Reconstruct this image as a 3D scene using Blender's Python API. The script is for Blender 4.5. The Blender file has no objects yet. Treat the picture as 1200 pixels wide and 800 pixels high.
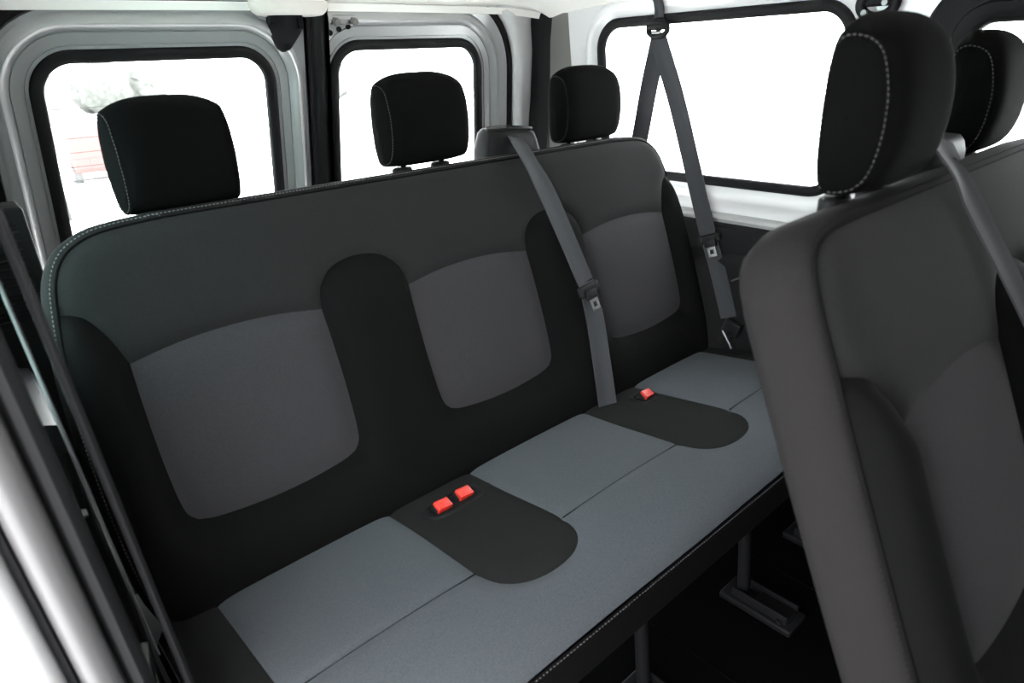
import bpy, bmesh, math, random
import numpy as np
from mathutils import Vector, Matrix
from mathutils.geometry import delaunay_2d_cdt

random.seed(4)
S = bpy.context.scene
COL = S.collection
PI = math.pi

# ------------------------------------------------------------------ camera geometry
F = 770.0                                    # focal length in pixels of the 1200 wide frame
R = np.array([[0.74620101, -0.29148477, 0.5985154],
              [-0.66443892, -0.27033052, 0.69673691],
              [-0.04129122, -0.91758272, -0.39539473]])
CAM = np.array([-0.79838, -1.20093, 1.16025])


def at(px, py, n, d):
    """point where the sight line of a photo pixel meets the real plane n.P = d"""
    r = R @ np.array([px - 600.0, py - 400.0, F])
    n = np.array(n, float)
    t = (d - n @ CAM) / (n @ r)
    return Vector(CAM + t * r)


def at_y(px, py, y): return at(px, py, (0, 1, 0), y)
def at_x(px, py, x): return at(px, py, (1, 0, 0), x)
def at_z(px, py, z): return at(px, py, (0, 0, 1), z)


# ------------------------------------------------------------------ materials
def mat(name, col, rough=0.6, metal=0.0, sheen=0.0, noise=None, spec=0.5, bump=None, coat=0.0, sheen_tint=(1, 1, 1)):
    m = bpy.data.materials.new(name)
    m.use_nodes = True
    nt = m.node_tree
    b = nt.nodes['Principled BSDF']
    b.inputs['Base Color'].default_value = (*col, 1)
    b.inputs['Roughness'].default_value = rough
    b.inputs['Metallic'].default_value = metal
    b.inputs['Specular IOR Level'].default_value = spec
    if sheen:
        b.inputs['Sheen Weight'].default_value = sheen
        b.inputs['Sheen Roughness'].default_value = 0.45
        b.inputs['Sheen Tint'].default_value = (*sheen_tint, 1)
    if coat:
        b.inputs['Coat Weight'].default_value = coat
        b.inputs['Coat Roughness'].default_value = 0.08
    if noise or bump:
        tc = nt.nodes.new('ShaderNodeTexCoord')
    if noise:
        sc, amt = noise
        n = nt.nodes.new('ShaderNodeTexNoise')
        n.inputs['Scale'].default_value = sc
        n.inputs['Detail'].default_value = 3
        nt.links.new(tc.outputs['Object'], n.inputs['Vector'])
        mr = nt.nodes.new('ShaderNodeMapRange')
        mr.inputs[1].default_value = 0.3
        mr.inputs[2].default_value = 0.7
        mr.inputs[3].default_value = 1 - amt
        mr.inputs[4].default_value = 1 + amt
        nt.links.new(n.outputs['Fac'], mr.inputs[0])
        mx = nt.nodes.new('ShaderNodeMix')
        mx.data_type = 'RGBA'
        mx.blend_type = 'MULTIPLY'
        mx.inputs[0].default_value = 1
        mx.inputs[6].default_value = (*col, 1)
        nt.links.new(mr.outputs[0], mx.inputs[7])
        nt.links.new(mx.outputs[2], b.inputs['Base Color'])
    if bump:
        sc, st, dist = bump
        n2 = nt.nodes.new('ShaderNodeTexNoise')
        n2.inputs['Scale'].default_value = sc
        n2.inputs['Detail'].default_value = 2
        nt.links.new(tc.outputs['Object'], n2.inputs['Vector'])
        bp = nt.nodes.new('ShaderNodeBump')
        bp.inputs['Strength'].default_value = st
        bp.inputs['Distance'].default_value = dist
        nt.links.new(n2.outputs['Fac'], bp.inputs['Height'])
        nt.links.new(bp.outputs[0], b.inputs['Normal'])
    return m


M = {}
M['grey_fabric'] = mat('grey woven fabric', (.0098,.0098,.0100), 0.95, sheen=0.025, noise=(700, 0.28), spec=0.05, bump=(900, 0.25, 0.001))
M['insert_fabric'] = mat('shaded blue grey fabric', (.0210,.0205,.0225), 0.95, sheen=0.025, noise=(700, 0.25), spec=0.05, bump=(900, 0.25, 0.001))  # same cloth as the cushion, darkened for the shade on the backrest
M['cushion_fabric'] = mat('blue grey cushion fabric', (.0385,.0425,.0475), 0.95, sheen=0.025, noise=(700, 0.25), spec=0.05, bump=(900, 0.25, 0.001))
M['black_velour'] = mat('black velour', (.0021,.0021,.0021), 0.9, noise=(300, 0.15), spec=0.05, bump=(25, 0.25, 0.004))
M['panel_velour'] = mat('dark velour', (.0075,.0075,.0075), 0.9, noise=(300, 0.15), spec=0.05)
M['head_cloth'] = mat('black knit cloth', (.0013,.0013,.0013), 0.92, noise=(500, 0.2), spec=0.03)
M['side_cloth'] = mat('charcoal side cloth', (.0085,.0079,.0081), 0.9, noise=(400, 0.15), spec=0.05)
M['valance_cloth'] = mat('black valance cloth', (.0018,.0017,.0017), 0.9, noise=(400, 0.15), spec=0.05)
M['thread'] = mat('pale thread', (.075,.075,.078), 0.8)
M['seam_thread'] = mat('dark thread', (.008,.008,.009), 0.9, spec=0.02)
M['webbing'] = mat('grey belt webbing', (.028,.029,.032), 0.75, noise=(900, 0.2), spec=0.08)
M['black_plastic'] = mat('black plastic', (.007,.007,.0075), 0.5, spec=0.09)
M['gloss_black'] = mat('gloss black plastic', (.005,.005,.0055), 0.25, spec=0.3)
M['satin_black'] = mat('satin black grained plastic', (.007,.007,.0075), 0.5, spec=0.07, bump=(500, 0.1, 0.001))
M['grey_plastic'] = mat('dark grey plastic', (.03,.031,.034), 0.45)
M['rubber'] = mat('black rubber', (.006,.006,.0065), 0.6, spec=0.1)
M['red'] = mat('red plastic', (.36,.014,.007), 0.4)
M['steel'] = mat('bright steel', (0.22, 0.22, 0.225), 0.42, metal=1.0)
M['dark_steel'] = mat('black painted steel', (.005,.005,.0055), 0.5, spec=0.05)
M['silver_paint'] = mat('silver body paint', (.27,.272,.274), 0.32, metal=0.25, coat=0.5)
M['bright_paint'] = mat('pale silver body paint', (.56,.56,.565), 0.35, metal=0.1, coat=0.4)
M['grey_paint'] = mat('warm grey panel', (.10,.097,.09), 0.5)
M['jamb_paint'] = mat('shaded silver paint', (.062,.060,.061), 0.4, metal=0.1)  # the body silver again, with the shade at the jamb put into its colour
M['head_thread'] = mat('grey thread', (.042, .041, .042), .9, spec=0.05)
M['headliner'] = mat('cream headliner', (.88,.86,.82), 0.9, bump=(200, 0.1, 0.001))
M['floor_mat'] = mat('black floor mat', (.0008,.0008,.0008), 0.8, spec=0.02, bump=(60, 0.1, 0.002))
M['white_plastic'] = mat('white label', (0.55, 0.55, 0.55), 0.5)


def glass_mat(name, tint, refl=0.08):
    m = bpy.data.materials.new(name)
    m.use_nodes = True
    nt = m.node_tree
    for n in list(nt.nodes):
        nt.nodes.remove(n)
    o = nt.nodes.new('ShaderNodeOutputMaterial')
    t = nt.nodes.new('ShaderNodeBsdfTransparent')
    t.inputs[0].default_value = (*tint, 1)
    g = nt.nodes.new('ShaderNodeBsdfGlossy')
    g.inputs['Roughness'].default_value = 0.02
    lw = nt.nodes.new('ShaderNodeLayerWeight')
    lw.inputs[0].default_value = refl * 2
    mx = nt.nodes.new('ShaderNodeMixShader')
    nt.links.new(lw.outputs['Fresnel'], mx.inputs[0])
    nt.links.new(t.outputs[0], mx.inputs[1])
    nt.links.new(g.outputs[0], mx.inputs[2])
    nt.links.new(mx.outputs[0], o.inputs[0])
    return m


M['glass'] = glass_mat('clear window glass', (0.96, 0.98, 0.975))
M['green_glass'] = glass_mat('green tinted glass', (0.72, 0.86, 0.84))


# ------------------------------------------------------------------ mesh helpers
def obj(name, verts, faces, m, parent=None, smooth=True, kind=None):
    me = bpy.data.meshes.new(name)
    me.from_pydata([tuple(v) for v in verts], [], faces)
    bm = bmesh.new()
    bm.from_mesh(me)
    bmesh.ops.recalc_face_normals(bm, faces=bm.faces)
    bm.to_mesh(me)
    bm.free()
    me.materials.append(M[m] if isinstance(m, str) else m)
    if smooth:
        for p in me.polygons:
            p.use_smooth = True
        try:
            me.set_sharp_from_angle(angle=math.radians(smooth if smooth is not True else 50))
        except Exception:
            pass
    o = bpy.data.objects.new(name, me)
    COL.objects.link(o)
    if parent is not None:
        o.parent = parent
        o.matrix_parent_inverse = Matrix.Translation(-parent.location) if parent.parent is None else Matrix.Identity(4)
        if parent.parent is not None:
            o.matrix_parent_inverse = parent.matrix_basis.inverted() @ Matrix.Identity(4)
            o.matrix_parent_inverse = Matrix.Identity(4)
    if kind:
        o['kind'] = kind
    return o


def thing(name, label, cat, loc=(0, 0, 0), group=None):
    o = bpy.data.objects.new(name, None)
    o.empty_display_size = 0.05
    COL.objects.link(o)
    o.location = loc
    o['label'] = label
    o['category'] = cat
    if group:
        o['group'] = group
    return o


def tag(o, label, cat, group=None):
    o['label'] = label
    o['category'] = cat
    if group:
        o['group'] = group
    return o


class MB:
    """collects shapes for one mesh"""
    def __init__(s):
        s.v, s.f = [], []

    def add(s, v, f):
        k = len(s.v)
        s.v += [tuple(p) for p in v]
        s.f += [tuple(i + k for i in q) for q in f]
        return s

    def box(s, c, d, rot=None, bev=0.15):
        bm = bmesh.new()
        bmesh.ops.create_cube(bm, size=1)
        for v in bm.verts:
            v.co = Vector((v.co.x * d[0], v.co.y * d[1], v.co.z * d[2]))
        b = min(d) * bev
        if b > 0:
            bmesh.ops.bevel(bm, geom=list(bm.edges), offset=b, segments=3, affect='EDGES', profile=0.5)
        mt = Matrix.Translation(Vector(c)) @ (rot.to_4x4() if rot is not None else Matrix.Identity(4))
        bm.verts.ensure_lookup_table()
        s.add([mt @ v.co for v in bm.verts], [[v.index for v in f.verts] for f in bm.faces])
        bm.free()
        return s

    def tube(s, pts, r, n=8, caps=True, closed=False):
        pts = [Vector(p) for p in pts]
        N = len(pts)
        rr = r if isinstance(r, (list, tuple)) else [r] * N
        rings = []
        up = None
        for i in range(N):
            if closed:
                t = pts[(i + 1) % N] - pts[i - 1]
            else:
                t = pts[min(i + 1, N - 1)] - pts[max(i - 1, 0)]
            t.normalize()
            if up is None:
                up = Vector((0, 0, 1)) if abs(t.z) < 0.9 else Vector((1, 0, 0))
            a = t.cross(up)
            a.normalize()
            b = a.cross(t)
            up = b
            rings.append([pts[i] + rr[i] * (math.cos(2 * PI * k / n) * a + math.sin(2 * PI * k / n) * b) for k in range(n)])
        v = [p for q in rings for p in q]
        f = []
        for i in range(N if closed else N - 1):
            j = (i + 1) % N
            for k in range(n):
                f.append((i * n + k, i * n + (k + 1) % n, j * n + (k + 1) % n, j * n + k))
        if caps and not closed:
            f.append(tuple(range(n)))
            f.append(tuple((N - 1) * n + k for k in range(n)))
        return s.add(v, f)

    def loft(s, rings, closed=True, caps=True):
        n = len(rings[0])
        v = [p for q in rings for p in q]
        f = []
        for i in range(len(rings) - 1):
            for k in range(n if closed else n - 1):
                f.append((i * n + k, i * n + (k + 1) % n, (i + 1) * n + (k + 1) % n, (i + 1) * n + k))
        if caps and closed:
            f.append(tuple(range(n)))
            f.append(tuple((len(rings) - 1) * n + k for k in range(n)))
        return s.add(v, f)

    def build(s, name, m, parent=None, smooth=True, kind=None):
        return obj(name, s.v, s.f, m, parent, smooth, kind)


def catmull(pts, step=0.01, closed=False):
    P = [np.array(p, float) for p in pts]
    n = len(P)
    out = []
    for i in range(n if closed else n - 1):
        p1, p2 = P[i], P[(i + 1) % n]
        p0 = P[i - 1] if (closed or i > 0) else 2 * p1 - p2
        p3 = P[(i + 2) % n] if (closed or i + 2 < n) else 2 * p2 - p1
        k = max(1, int(np.linalg.norm(p2 - p1) / step))
        for j in range(k):
            t = j / k
            out.append(0.5 * ((2 * p1) + (-p0 + p2) * t + (2 * p0 - 5 * p1 + 4 * p2 - p3) * t * t + (-p0 + 3 * p1 - 3 * p2 + p3) * t ** 3))
    if not closed:
        out.append(P[-1])
    return out


def resample(pts, step):
    P = [np.array(p, float) for p in pts]
    out = [P[0]]
    acc = 0.0
    for a, b in zip(P[:-1], P[1:]):
        L = np.linalg.norm(b - a)
        if L < 1e-9:
            continue
        t = step - acc
        while t <= L:
            out.append(a + (b - a) * t / L)
            t += step
        acc = (acc + L) % step if True else 0
    return out


def seg_dist(P, segs):
    """distance of points P (n,2) to the nearest of the segments (m,4)"""
    best = np.full(len(P), 1e9)
    for x0, y0, x1, y1 in segs:
        d = np.array([x1 - x0, y1 - y0])
        L = d @ d
        q = P - np.array([x0, y0])
        t = np.clip((q @ d) / max(L, 1e-12), 0, 1)
        e = q - t[:, None] * d
        np.minimum(best, (e * e).sum(1), out=best)
    return np.sqrt(best)


def inside(P, poly):
    x, y = P[:, 0], P[:, 1]
    r = np.zeros(len(P), bool)
    n = len(poly)
    for i in range(n):
        x0, y0 = poly[i]
        x1, y1 = poly[(i + 1) % n]
        c = ((y0 > y) != (y1 > y))
        if abs(y1 - y0) > 1e-12:
            r ^= c & (x < (x1 - x0) * (y - y0) / (y1 - y0) + x0)
    return r


def lines_to_segs(lines, closed=False):
    s = []
    for L in lines:
        for a, b in zip(L[:-1], L[1:]):
            s.append((a[0], a[1], b[0], b[1]))
    return s


def partition(outline, seams, grid):
    """triangulate the closed outline with its seam lines as hard edges"""
    co, ed, idx = [], [], {}

    def vid(p):
        k = (round(p[0], 4), round(p[1], 4))
        if k not in idx:
            idx[k] = len(co)
            co.append(Vector((float(p[0]), float(p[1]))))
        return idx[k]
    for L in [list(outline) + [outline[0]]] + list(seams):
        for a, b in zip(L[:-1], L[1:]):
            i, j = vid(a), vid(b)
            if i != j:
                ed.append((i, j))
    allseg = lines_to_segs([list(outline) + [outline[0]]] + list(seams))
    O = np.array(outline)
    xs = np.arange(O[:, 0].min(), O[:, 0].max(), grid)
    ys = np.arange(O[:, 1].min(), O[:, 1].max(), grid)
    G = np.array([(x + (0.5 * grid if j % 2 else 0), y) for j, y in enumerate(ys) for x in xs])
    G = G[inside(G, O)]
    G = G[seg_dist(G, allseg) > grid * 0.45]
    for p in G:
        co.append(Vector((float(p[0]), float(p[1]))))
    v, e, f, *_ = delaunay_2d_cdt(co, ed, [], 0, 1e-5)
    V = np.array([(p.x, p.y) for p in v])
    T = np.array([list(q) for q in f])
    cen = V[T].mean(1)
    T = T[inside(cen, O)]
    return V, T


def submesh(V3, T):
    used = np.unique(T)
    remap = -np.ones(len(V3), int)
    remap[used] = np.arange(len(used))
    return V3[used], [tuple(int(k) for k in remap[t]) for t in T], used


# ------------------------------------------------------------------ seat builder
def seat_outline(xl, xr, cr=1.0):
    # corner given by distance in from the end of the backrest and height
    c = [(.26, .957), (.19, .9565), (.144, .9545), (.11, .9515), (.084, .946), (.052, .929), (.031, .898), (.019, .852), (.008, .783), (.003, .72), (0, .61), (.003, .50), (.012, .42), (.03, .372)]
    c1 = [(.26, .957), (.10, .957), (.045, .953), (.016, .938), (.006, .905), (.003, .852), (.001, .783), (0, .72), (0, .61), (.003, .50), (.012, .42), (.03, .372)]
    left = [(xl + a, z) for a, z in (c if cr == 1 else c1)]
    right = [(xr - a, z) for a, z in c]
    return left, right


def build_backrest(root, cs, y0, lean, dz, thick, cr=1.0, thread='thread', bz=0):
    """one piece bench backrest: grey upper panel, grey inserts, black bolster cover"""
    EH = .2375
    xl, xr = cs[0] - EH, cs[-1] + EH
    left, right = seat_outline(xl, xr, cr)
    top = catmull(list(reversed(left)) + right, .012)
    outline = top + [np.array(((xr + xl) / 2 + (xr - xl) * (.46 - .0767 * k), .362)) for k in range(13)]
    outline = [tuple(np.round(p, 4)) for p in outline]

    def nearest(p):
        O = np.array(outline)
        return tuple(O[((O - np.array(p)) ** 2).sum(1).argmin()])
    cut = []
    ins = []
    # insert outlines
    for c in cs:
        topc = catmull([(c - .155, .765), (c - .08, .776), (c, .780), (c + .08, .776), (c + .155, .765)], .01)
        side = catmull([(c + .155, .765), (c + .157, .70), (c + .157, .62), (c + .154, .555), (c + .146, .526), (c + .120, .512), (c + .04, .5035),
                        (c - .04, .5035), (c - .120, .512), (c - .146, .526), (c - .154, .555), (c - .157, .62), (c - .157, .70), (c - .155, .765)], .01)
        t = [tuple(np.round(p, 4)) for p in topc]
        s = [tuple(np.round(p, 4)) for p in side]
        s[0], s[-1] = t[-1], t[0]
        ins.append(t + s[1:-1])
        cut += [t, s]
    # boundary of the upper panel: side bolster, seam, tongue, seam, ... side bolster
    low = []
    a = nearest((xl + .020, .853 + bz))
    L0 = catmull([a, (xl + .045, .843 + bz), (xl + .067, .809 + bz * .8), (cs[0] - .155, .765)], .01)
    cut.append([tuple(np.round(p, 4)) for p in L0])
    low += cut[-1]
    for i, c in enumerate(cs):
        low += ins[i][1:len(catmull([(c - .155, .765), (c - .08, .776), (c, .780), (c + .08, .776), (c + .155, .765)], .01))]
        if i + 1 < len(cs):
            b = cs[i + 1] - .155
            a_ = c + .155
            m = (a_ + b) / 2
            w = (b - a_) / 2
            tg = catmull([(a_, .765), (m - .90 * w, .800), (m - .56 * w, .829), (m, .839), (m + .56 * w, .829), (m + .90 * w, .800), (b, .765)], .01)
            tg = [tuple(np.round(p, 4)) for p in tg]
            cut.append(tg)
            low += tg[1:]
    b = nearest((xr - .020, .853))
    L1 = [tuple(np.round(p, 4)) for p in catmull([(cs[-1] + .155, .765), (xr - .067, .809), (xr - .045, .843), b], .01)]
    cut.append(L1)
    low += L1[1:]
    V, T = partition(outline, cut, .0085)
    cen = V[T].mean(1)
    ia, ib = outline.index(a), outline.index(b)
    up_poly = outline[ia:ib + 1] + list(reversed(low))[1:-1]
    cls = np.full(len(T), 0)
    cls[inside(cen, up_poly)] = 1
    for i, q in enumerate(ins):
        cls[inside(cen, q)] = 2 + i
    oseg = lines_to_segs([outline + [outline[0]]])
    cseg = lines_to_segs(cut)
    do = seg_dist(V, oseg)
    dc = seg_dist(V, cseg)
    nrm = np.array([0, -1, lean]) / math.hypot(1, lean)

    def place(h):
        P = np.stack([V[:, 0], y0 + lean * (V[:, 1] - .95), V[:, 1] + dz], 1)
        return P + h[:, None] * nrm
    edge = .016 * (1 - np.exp(-do / .018))
    H = {}
    H[1] = edge + .006 * (1 - np.exp(-dc / .010)) - .006
    H[2] = .010 + .009 * (1 - np.exp(-dc / .018)) - .004
    bol = .034 * (1 - np.exp(-(dc / .026) ** 1.3)) * (1 - .8 * np.exp(-do / .02))
    H[0] = edge * .5 + .003 + bol
    # meet at the seams
    w = np.exp(-dc / .006)
    seam_h = edge * .6 - .002
    wo = np.exp(-do / .004)
    parts = []
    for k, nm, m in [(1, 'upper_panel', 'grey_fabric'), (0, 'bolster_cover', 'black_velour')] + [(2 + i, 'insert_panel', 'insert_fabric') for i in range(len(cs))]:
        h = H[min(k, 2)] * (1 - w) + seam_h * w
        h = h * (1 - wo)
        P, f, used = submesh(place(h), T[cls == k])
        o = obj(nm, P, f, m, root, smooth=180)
        parts.append(o)
    # wrap round shell behind the face
    O = np.array(outline)
    tn = np.roll(O, -1, 0) - np.roll(O, 1, 0)
    on = np.stack([-tn[:, 1], tn[:, 0]], 1)
    on /= np.linalg.norm(on, axis=1)[:, None]
    # orient outward
    ctr = np.array([(xl + xr) / 2, .65])
    if ((O - ctr) * on).sum() < 0:
        on = -on
    mb = MB()
    rings = []
    for off, dep in [(0, -.001), (.004, .001), (.010, .008), (.0135, .022), (.0145, thick * .5), (.0125, thick * .75), (.004, thick * .95), (-.012, thick)]:
        p2 = O + on * off
        rings.append([np.array([x, y0 + lean * (z - .95), z + dz]) - nrm * dep for x, z in p2])
    mb.loft(rings, closed=True, caps=False)
    k = len(mb.v) - len(O)
    mb.f.append(tuple(k + i for i in range(len(O))))
    mb.build('backrest_shell', 'side_cloth', root, smooth=60)
    # stitched seam along the edge
    mb = MB()
    run = resample([p + q * .0065 for p, q in zip(O[:len(top)], on[:len(top)])], .0062)
    for p, q in zip(run[:-1], run[1:]):
        d = q - p
        aa, bb = p + d * .1, p + d * .62
        pts = [np.array([x[0], y0 + lean * (x[1] - .95), x[1] + dz]) - nrm * (.0005) for x in (aa, bb)]
        mb.tube(pts, .0007, 4)
    mb.build('edge_stitching', thread, root)
    # thin rolled seam along the outline
    mb = MB()
    pts = [np.array([x, y0 + lean * (z - .95), z + dz]) + nrm * .001 for x, z in O]
    mb.tube(pts, .0018, 6, closed=True)
    mb.build('edge_piping', 'black_velour', root)
    return nrm


def build_headrest(root, cx, dy, dz, ws=1.0):
    """padded head restraint with stitched side panels, on two posts"""
    c1 = [(-.010, .974), (-.003, .995), (-.001, 1.06), (-.002, 1.108), (-.006, 1.121), (-.016, 1.126), (-.034, 1.123), (-.049, 1.110), (-.059, 1.080), (-.062, 1.045), (-.058, 1.006), (-.047, .981), (-.028, .972)]
    g = np.array((-.030, 1.045))
    c0 = []
    for q in c1:
        d = np.array(q) - g
        c0.append(g + d * np.array((1.32 if d[0] < 0 else 1.2, 1.22 if d[1] > 0 else 1.06)))
    n = 60

    def even(c):
        P = np.array(catmull(c, .0015, closed=True))
        Q = np.vstack([P, P[:1]])
        L = np.r_[0, np.cumsum(np.linalg.norm(np.diff(Q, axis=0), axis=1))]
        t = np.linspace(0, L[-1], n, endpoint=False)
        return np.stack([np.interp(t, L, Q[:, 0]), np.interp(t, L, Q[:, 1])], 1)
    A, B = even(c0), even(c1)

    def width(z, y=-.03):
        return ws * np.interp(y, [-.068, -.050, -.030, -.010, .004], [.87, .93, .985, 1.0, .97]) * np.interp(z, [.965, .98, 1.01, 1.05, 1.09, 1.12, 1.15], [.099, .102, .105, .106, .104, .099, .092])
    us = np.r_[np.linspace(-1, -.6, 14), np.linspace(-.5, .5, 9), np.linspace(.6, 1, 14)]
    rings = []
    for u in us:
        s = abs(u) ** 7
        P = A + (B - A) * np.array((s, abs(u) ** 3.5))
        rings.append([Vector((cx + u * width(P[k, 1], (A[k, 0] * .3 + B[k, 0] * .7)), P[k, 0] + dy, P[k, 1] + dz)) for k in range(n)])
    body = MB()
    body.loft(rings, caps=False)
    h = body.build('headrest', 'head_cloth', root, smooth=180)
    c = B.mean(0)
    for sgn in (-1, 1):
        mb = MB()
        rr = []
        for s, e in [(1, 0), (.97, .0012), (.85, .003), (.6, .004), (.3, .005), (.02, .005)]:
            P = c + (B - c) * s
            rr.append([Vector((cx + sgn * (width(P[k, 1], P[k, 0] if s < .99 else A[k, 0] * .3 + B[k, 0] * .7) + e), P[k, 0] + dy, P[k, 1] + dz)) for k in range(n)])
        mb.loft(rr, caps=False)
        sp = mb.build('side_panel', 'head_cloth', h, smooth=180)
        mb = MB()
        loop = [np.array((cx + sgn * (width(p[1], p[0]) + .0026), p[0] + dy, p[1] + dz)) + np.array((0, (c[0] - p[0]) * .05, (c[1] - p[1]) * .04)) for p in B]
        run = resample(loop + [loop[0]], .0056)
        for p, q in zip(run[:-1], run[1:]):
            mb.tube([p + (q - p) * .1, p + (q - p) * .68], .00065, 4)
        mb.build('stitching', 'head_thread', h)
    for sx in (-.048, .048):
        MB().tube([(cx + sx, -.008 + dy, .93 + dz), (cx + sx, -.016 + dy, .975 + dz), (cx + sx, -.022 + dy, 1.0 + dz)], .0055, 12).build('post', 'dark_steel', h)
        mb = MB()
        rg = []
        for rr_, zz in [(.020, .945), (.020, .9595), (.0185, .9625), (.012, .9645), (.006, .9645)]:
            rg.append([Vector((cx + sx + rr_ * 1.15 * math.cos(2 * PI * k / 20), -.009 + dy + rr_ * .75 * math.sin(2 * PI * k / 20), zz + dz)) for k in range(20)])
        mb.loft(rg)
        mb.build('post_guide', 'black_plastic', h)
    return h


def cushion_profile(t):
    """seat cushion centre profile by arc length t: rear to front, rolling over the front edge"""
    pts = CP
    L = CL
    y = np.interp(t, L, pts[:, 0])
    z = np.interp(t, L, pts[:, 1])
    return y, z


CP = np.array(catmull([(-.235, .392), (-.30, .411), (-.40, .4265), (-.50, .4405), (-.57, .4490), (-.62, .4525), (-.66, .4520), (-.692, .4475), (-.716, .4400), (-.733, .4310), (-.742, .4215)], .003))
CL = np.r_[0, np.cumsum(np.linalg.norm(np.diff(CP, axis=0), axis=1))]


def t_of_y(y):
    return float(np.interp(-y, -CP[:, 0], CL))


def build_cushion(root, xs, xl, xr, dy, dz):
    """bench cushion with buckle panels between the places at xs"""
    TL = CL[-1]
    rl = .03
    outline = [(xl, 0.02), (xr, 0.02)]
    o2 = catmull([(xr, 0.02), (xr, .15), (xr, .30), (xr, TL - .06), (xr - .012, TL - .018), (xr - .04, TL), (xr - .12, TL)], .012)
    o3 = [np.array((x, TL)) for x in np.linspace(xr - .13, xl + .13, 70)]
    o4 = catmull([(xl + .12, TL), (xl + .04, TL), (xl + .012, TL - .018), (xl, TL - .06), (xl, .30), (xl, .15), (xl, .02)], .012)
    o1 = [np.array((x, .02)) for x in np.linspace(xl + .01, xr - .01, 100)]
    outline = [tuple(np.round(p, 4)) for p in o1 + o2 + o3 + o4[:-1]]

    def nearest(p):
        O = np.array(outline)
        return tuple(O[((O - np.array(p)) ** 2).sum(1).argmin()])
    cut, panels = [], []
    for x in xs:
        k = [nearest((x - .089, .02)), (x - .092, t_of_y(-.40)), (x - .094, t_of_y(-.50)), (x - .0935, t_of_y(-.56)), (x - .083, t_of_y(-.603)), (x - .05, t_of_y(-.632)), (x, t_of_y(-.642)),
             (x + .05, t_of_y(-.634)), (x + .083, t_of_y(-.606)), (x + .0935, t_of_y(-.563)), (x + .094, t_of_y(-.50)), (x + .092, t_of_y(-.40)), nearest((x + .089, .02))]
        q = [tuple(np.round(p, 4)) for p in catmull(k, .01)]
        q[0], q[-1] = k[0], k[-1]
        panels.append(q)
        cut.append(q)
    strips = []
    for e, sg in ((xl, 1), (xr, -1)):
        k = [nearest((e + sg * .088, .02)), (e + sg * .085, .10), (e + sg * .086, .25), (e + sg * .088, TL - .1), nearest((e + sg * .09, TL))]
        q = [tuple(np.round(p, 4)) for p in catmull(k, .012)]
        q[0], q[-1] = k[0], k[-1]
        cut.append(q)
        strips.append((q + [(e - sg * .1, TL + .05), (e - sg * .1, -.05)], sg))
    ts = t_of_y(-.563)
    bounds = [xl + .0865] + [v for x in xs for v in (x - .0936, x + .0936)] + [xr - .0865]
    seams = []
    for a, b in zip(bounds[::2], bounds[1::2]):
        ins_ = .0015
        q = [(round(x, 4), round(ts, 4)) for x in np.linspace(a + ins_, b - ins_, max(4, int((b - a) / .01)))]
        seams.append(q)
    V, T = partition(outline, cut + seams, .009)
    cen = V[T].mean(1)
    cls = np.zeros(len(T), int)
    for i, q in enumerate(panels):
        cls[inside(cen, q)] = 1 + i
    for i, (q, sg) in enumerate(strips):
        cls[inside(cen, q) & (cls == 0)] = 5 + i
    do = seg_dist(V, lines_to_segs([outline + [outline[0]]]))
    dc = seg_dist(V, lines_to_segs(cut))
    ds = seg_dist(V, lines_to_segs(seams))
    y, z = cushion_profile(V[:, 1])
    y2, z2 = cushion_profile(np.minimum(V[:, 1] + .004, TL))
    y1, z1 = cushion_profile(np.maximum(V[:, 1] - .004, 0))
    ty, tz = y2 - y1, z2 - z1
    ln = np.hypot(ty, tz)
    ny, nz = tz / ln, -ty / ln
    flip = np.where(nz < -0.2, -1, 1)
    ny, nz = ny * flip, nz * flip
    dend = np.minimum(np.abs(V[:, 0] - xl), np.abs(V[:, 0] - xr))
    endf = -.030 * np.exp(-(dend / .03) ** 1.2)
    back = np.clip((V[:, 1] - .02) / .06, 0, 1)
    h = .006 * (1 - np.exp(-dc / .012)) + .004 * (1 - np.exp(-ds / .006)) + endf - .010
    h += .004 * np.cos(V[:, 0] * 2 * PI / .4925) * np.clip(V[:, 1] / .2, 0, 1) * 0.6
    P = np.stack([V[:, 0], y + dy + ny * h, z + dz + nz * h], 1)
    Pp = np.stack([V[:, 0], y + dy + ny * (h + .002), z + dz + nz * (h + .002)], 1)
    p, f, u = submesh(P, T[cls == 0])
    obj('seat_cushion', p, f, 'cushion_fabric', root, smooth=180)
    for i in range(len(panels)):
        p, f, u = submesh(P, T[cls == 1 + i])
        obj('buckle_panel', p, f, 'panel_velour', root, smooth=180)
    for i in range(2):
        p, f, u = submesh(P, T[cls == 5 + i])
        obj('end_strip', p, f, 'panel_velour', root, smooth=180)
    # dark seam across the places
    for q in seams:
        pts = []
        for x, t in q:
            yy, zz = cushion_profile(t)
            pts.append((x, yy + dy, zz + dz - .0043 + .0024 * math.cos(x * 2 * PI / .4925)))
        MB().tube(pts, .0011, 6).build('cross_seam', 'seam_thread', root)
    # valance round the front and the ends
    O = np.array(o2 + o3 + o4[:-1])
    ring_t, rings = O, []
    d0 = np.minimum(np.abs(O[:, 0] - xl), np.abs(O[:, 0] - xr))
    base = []
    for (x, t), de in zip(O, d0):
        yy, zz = cushion_profile(t)
        e = -.030 * math.exp(-(de / .03) ** 1.2) - .010
        base.append((x, yy + dy + e * (-.9 if t > TL - .02 else 0) * 0, zz + dz + e * (1 if t < TL - .03 else .5)))
    base = np.array(base)
    ce = np.array([(xl + xr) / 2, -.45 + dy])
    out = []
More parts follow.
